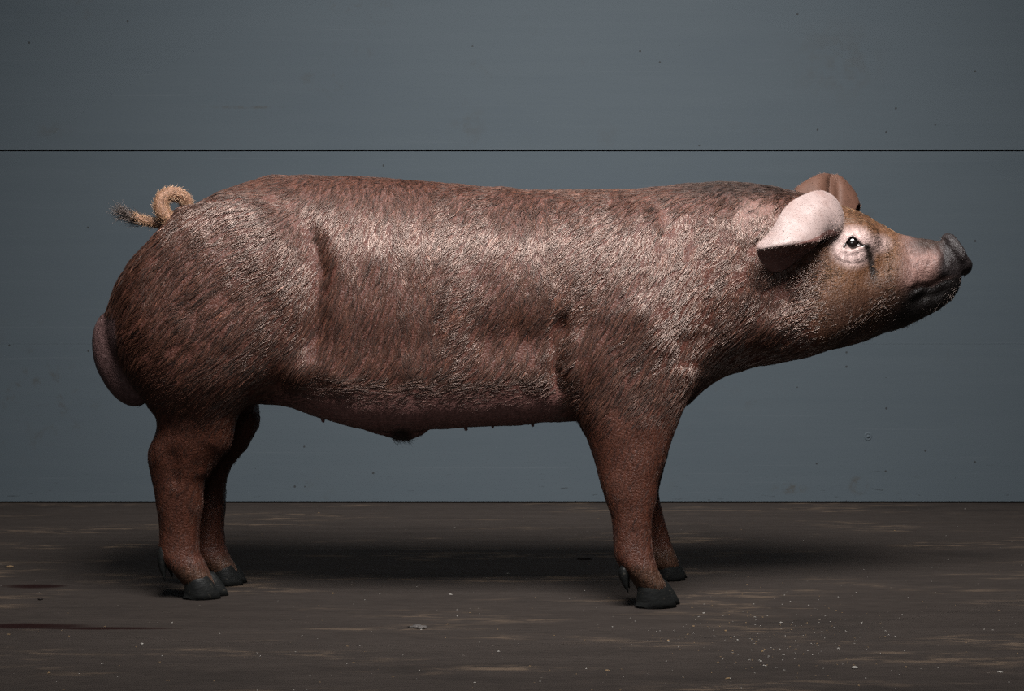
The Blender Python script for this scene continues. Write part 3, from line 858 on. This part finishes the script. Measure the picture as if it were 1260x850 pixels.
def grow(N):
    T = np.concatenate([BQ[:, [0, 1, 2]], BQ[:, [0, 2, 3]]])
    a, b, c = BV[T[:, 0]], BV[T[:, 1]], BV[T[:, 2]]
    nr = np.cross(b - a, c - a); ar = np.linalg.norm(nr, axis=1)
    cen = (a + b + c) / 3
    _, _, _, dn, _ = coat(cen)
    w = ar * dn * np.where(cen[:, 1] > 0.06, 0.45, 1.0)      # the far flank faces the wall
    pick = rng.choice(len(T), N, p=w / w.sum())
    u, v = rng.random(N), rng.random(N); f = u + v > 1; u[f], v[f] = 1 - u[f], 1 - v[f]
    p = a[pick] + (b - a)[pick] * u[:, None] + (c - a)[pick] * v[:, None]
    n = unit(nr[pick])
    ctr = np.stack([p[:, 0], np.zeros(N), p[:, 2]], 1)
    # field gradient gives a dependable outward normal
    e = 0.006
    g = np.stack([trilerp(p + d) - trilerp(p - d) for d in (np.array([e, 0, 0]), np.array([0, e, 0]), np.array([0, 0, e]))], 1)
    n = unit(g)
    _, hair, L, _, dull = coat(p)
    d = CAM_D - np.abs(p[:, 1])
    px = p[:, 0] * F_PX / d + 630; py = HORIZON - (p[:, 2] - CAM_H) * F_PX / d
    wp = p + np.stack([vnoise(p, 90, 8, 11), vnoise(p, 90, 8, 12), vnoise(p, 90, 8, 13)], 1) * 0.0022
    # tufts are long and narrow, lying along the lie of the hair
    a0 = np.radians(np.interp(px, [100, 220, 330, 400, 470, 560, 680, 800, 900, 980, 1050, 1200], [50, 45, 42, 72, 74, 66, 60, 55, 50, 42, 30, 25]))
    a0 = np.radians(np.round(np.degrees(a0) / 8) * 8)
    cell = np.floor(np.stack([(wp[:, 0] * np.sin(a0) - wp[:, 2] * np.cos(a0)) / 0.0066, wp[:, 1] / 0.014, (wp[:, 0] * np.cos(a0) + wp[:, 2] * np.sin(a0)) / 0.030 + .6 * vnoise(p, 160, 6, 31)], 1)).astype(np.int64)
    key = cell[:, 0] * 4000003 + cell[:, 1] * 20011 + cell[:, 2]
    _, inv = np.unique(key, return_inverse=True)
    cnt = np.bincount(inv)
    crng = np.random.default_rng(9)
    cj = crng.normal(0, 1, len(cnt))[inv]; cl_lift = crng.uniform(-.13, .13, len(cnt))[inv]
    # combing direction: back and down; steeper on the flank, flatter on ham, belly and face
    kx = [100, 220, 330, 400, 470, 560, 680, 800, 900, 980, 1050, 1200]
    ang = np.interp(px, kx, [50, 45, 42, 72, 74, 66, 60, 55, 50, 42, 30, 25])
    ang = np.where(py > 440, ang + (12 - ang) * sm(440, 480, py) * sm(330, 400, px) * sm(715, 690, px), ang)
    legm = sm(490, 560, py) * (1 - sm(330, 345, px) * sm(712, 690, px))
    ang = ang + (80 - ang) * legm
    ang = ang + 5 * vnoise(p, 22, seed=3) + 5 * vnoise(p, 70, seed=4) + rng.normal(0, 3.5, N) + 6 * cj
    ra = np.radians(ang)
    t = np.stack([-np.cos(ra), np.zeros(N), -np.sin(ra)], 1)
    t = unit(t - n * (t * n).sum(1, keepdims=True))
    lift = 0.13 + 0.05 * rng.random(N) + (.95 - .55 * sm(470, 520, py) - .4 * sm(1000, 1040, px) * (py < 470)) * cl_lift
    L = L * rng.uniform(.6, 1.15, N)
    s = np.array([0, .33, .67, 1.0])
    pos = np.zeros((N, 4, 3))
    for i, q in enumerate(s):
        pos[:, i] = p + t * (L * q)[:, None] + n * (L * lift * (q - .45 * q * q) - 0.0006)[:, None]
    # clump the tips into small tufts
    for i in (2, 3):
        cm = np.stack([np.bincount(inv, pos[:, i, a_]) / cnt for a_ in range(3)], 1)[inv]
        k_ = (0.28, 0.55)[i - 2]
        dv = (cm - pos[:, i]) * k_
        dv *= np.minimum(1, .006 / np.maximum(np.linalg.norm(dv, axis=1, keepdims=True), 1e-6))
        pos[:, i] += dv - t * (dv * t).sum(1, keepdims=True)
    # combed hair keeps out of the skin
    shade = np.exp(rng.normal(0, .30, N))[:, None]
    cl = np.exp(np.random.default_rng(5).normal(0, .24, len(cnt)))[inv][:, None]
    col = hair * shade * cl
    griz = sm(985, 1030, px) * sm(1130, 1090, px)
    dark = rng.random(N) < 0.10 + .18 * griz
    col[dark] *= 0.18
    pale = rng.random(N) < 0.10 + .15 * griz
    col[pale] *= 2.2
    col = np.clip(col, .004, .85)
    r0 = np.where(L > .014, .00044, .00032) * rng.uniform(.7, 1.25, N)
    rad = r0[:, None] * np.array([1.0, .95, .75, .18])
    return pos, rad, col, np.clip(dull + rng.normal(0, .1, N), 0, 1)
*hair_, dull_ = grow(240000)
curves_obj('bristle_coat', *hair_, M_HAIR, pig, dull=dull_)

def ear_fuzz(o, n, c, L):
    vs = np.array([v.co[:] for v in o.data.vertices]); q = np.array([p_.vertices[:] for p_ in o.data.polygons])
    k = rng.integers(0, len(q), n); u, v = rng.random((2, n, 1))
    a, b, c_, d_ = (vs[q[k, i]] for i in range(4))
    p = (a * (1 - u) + b * u) * (1 - v) + (d_ * (1 - u) + c_ * u) * v
    nr = unit(np.cross(b - a, d_ - a)); nr *= np.where(rng.random(n) < .5, 1, -1)[:, None]
    t = np.tile([-.9, 0, -.35], (n, 1)); t = unit(t - nr * (t * nr).sum(1, keepdims=True))
    return tuft('ear_fuzz', p + nr * .0024, t + nr * .35, L, .22, c, .00016, o)
# long dark hairs: chin beard, sheath tip, tail tuft, pale fuzz on the tail
def tuft(name, roots, dirs, L, jit, col, r0, parent, bend=(0, 0, 0), k=5):
    roots = np.array(roots, float); dirs = unit(np.array(dirs, float) + rng.normal(0, jit, (len(roots), 3)))
    n = len(roots); L = np.asarray(L) * rng.uniform(.45, 1.1, n); s = np.linspace(0, 1, k)
    b = np.array(bend) + rng.normal(0, .12, (n, 3))
    pos = np.stack([roots + dirs * (L * q)[:, None] + b * (L * q * q)[:, None] for q in s], 1)
    rad = np.tile(r0 * (1 - .85 * s), (n, 1))
    c = np.array(col)[None] * np.exp(rng.normal(0, .3, (n, 1)))
    return curves_obj(name, pos, rad, np.clip(c, .003, .8), M_HAIR, parent)
tend = tp[-14:]
ri = rng.integers(0, len(tend), 520)
tuft('tail_tuft', tend[ri] + rng.normal(0, .0035, (520, 3)), np.tile([-1, 0, .10], (520, 1)), .040, .26, (.008, .006, .005), .00062, tail, (0, 0, .15))
nf = 2200
ti = rng.integers(2, len(tp) - 4, nf); th = rng.uniform(0, 6.28, nf)
tg = unit(np.gradient(tp, axis=0))[ti]
aa = unit(np.cross(tg, np.array([0, 1.0, 0]))); bb = np.cross(aa, tg)
nn = np.cos(th)[:, None] * aa + np.sin(th)[:, None] * bb
tuft('tail_fuzz', tp[ti] + nn * tr[ti][:, None], nn * .5 + tg * .9, .010, .25, (.24, .145, .085), .00030, tail)
cpts = []
for _ in range(600):
    x = rng.uniform(1060, 1176); yb = np.interp(x, [1060, 1090, 1120, 1150, 1168, 1176], [419, 408, 399, 382, 371, 362])
    yb -= rng.random() ** 2 * 14
    yy_ = rng.uniform(-.03, .03)
    cpts.append(P(x, yb - 2, yy_))
tuft('chin_beard', cpts, np.tile([-.45, 0, -1.0], (len(cpts), 1)), .014, .30, (.02, .015, .012), .00032, body)
sp = [P(rng.uniform(482, 503), rng.uniform(534, 541), rng.uniform(-.016, .010)) for _ in range(160)]
tuft('sheath_tuft', sp, np.tile([.8, -.15, -.5], (160, 1)), .022, .3, (.012, .009, .008), .00040, body)

ear_fuzz(ear_n, 3600, (.24, .17, .15), .0065)
ear_fuzz(ear_f, 3500, (.10, .05, .033), .0065)

# ------------------------------------------------------------------ floor litter
def pebble(name, px, py, sx, sy, sz, mat, rot=0.0, seed=0, lump=.25):
    r = np.random.default_rng(seed)
    bm = bmesh.new(); bmesh.ops.create_icosphere(bm, subdivisions=2, radius=1)
    ks = r.normal(size=(4, 3)) * 2
    for v in bm.verts:
        c = np.array(v.co); s = 1 + lump * sum(math.sin(float(k @ c) + i) for i, k in enumerate(ks)) / 2
        v.co = (c[0] * s * sx, c[1] * s * sy, max(c[2] * s, -.5) * sz)
    zmin = min(v.co.z for v in bm.verts)
    for v in bm.verts: v.co.z -= zmin
    me = bpy.data.meshes.new(name); bm.to_mesh(me); bm.free(); me.materials.append(mat)
    me.polygons.foreach_set('use_smooth', [True] * len(me.polygons))
    o = bpy.data.objects.new(name, me); COL.objects.link(o)
    x, y = floor_pt(px, py); o.location = (x, y, 0); o.rotation_euler = (0, 0, rot)
    return o
M_CHIP = flat_mat('pale_chip', (0.17, 0.16, 0.145), .7)
M_STRAW = flat_mat('tan_straw', (0.10, 0.066, 0.034), .7)
M_DUNG = flat_mat('dark_crumb', (0.015, 0.012, 0.011), .85)
M_FLAKE = flat_mat('dry_flake', (0.05, 0.045, 0.042), .8, .6, 90)
tag(pebble('flake', 516, 772, .018, .012, .003, M_FLAKE, .1, 3, .5), 'dark curled flake lying on the floor in front of the belly', 'flake')
tag(pebble('paint_chip', 1052, 822, .0055, .005, .0025, M_CHIP, .2, 4), 'small pale chip on the floor at the lower right', 'chip')
tag(pebble('straw_bit', 12, 698, .009, .005, .003, M_STRAW, .2, 5), 'tan straw bit on the floor near the left edge', 'straw')
tag(pebble('dung_crumb', 720, 688, .013, .006, .002, M_DUNG, .1, 6, .5), 'dark flat crumb on the floor behind the front leg', 'crumb')
tag(pebble('dung_crumb', 50, 738, .0055, .005, .004, M_DUNG, .4, 8), 'small black crumb between the two dark red floor streaks', 'crumb')

def grit(name, n, label, mat, smin_, smax, seed):
    r = np.random.default_rng(seed); vs = []; fs = []
    for _ in range(n):
        if r.random() < .45: px, py = r.normal(960, 90), r.normal(780, 25)
        else: px, py = r.uniform(-60, 1320), 625 + 235 * r.random() ** .7
        py = min(max(py, 624), 870)
        if 660 < py < 760 and (190 < px < 310 or 750 < px < 850): continue
        x, y = floor_pt(px, py); s = r.uniform(smin_, smax) * (1 + 1.0 * (r.random() < .08))
        a = r.uniform(0, 6.28); ln = r.uniform(.8, 2.0); b = len(vs)
        for (u, v, w) in ((1, 0, .2), (.2, .8, .2), (-.9, .3, .15), (-.3, -.8, .2), (0, 0, .75)):
            u *= ln
            vs.append((x + s * (u * math.cos(a) - v * math.sin(a)), y + s * (u * math.sin(a) + v * math.cos(a)), s * w * .8))
        for q in range(4): fs.append((b + q, b + (q + 1) % 4, b + 4))
        fs.append((b + 3, b + 2, b + 1, b))
    o = mesh_obj(name, vs, fs, mat, None, False)
    return tag(o, label, 'grit', kind='stuff')
ga = grit('floor_grit', 330, 'fine pale and tan grit scattered over the brown floor', M_CHIP, .0006, .0017, 21)
gb = grit('chaff', 300, None, M_STRAW, .0007, .0020, 22)
bm = bmesh.new(); bm.from_mesh(ga.data); nfa = len(bm.faces); bm.from_mesh(gb.data); bm.faces.ensure_lookup_table()
for f_ in bm.faces[nfa:]: f_.material_index = 1
bm.to_mesh(ga.data); bm.free(); ga.data.materials.append(M_STRAW)
bpy.data.objects.remove(gb)
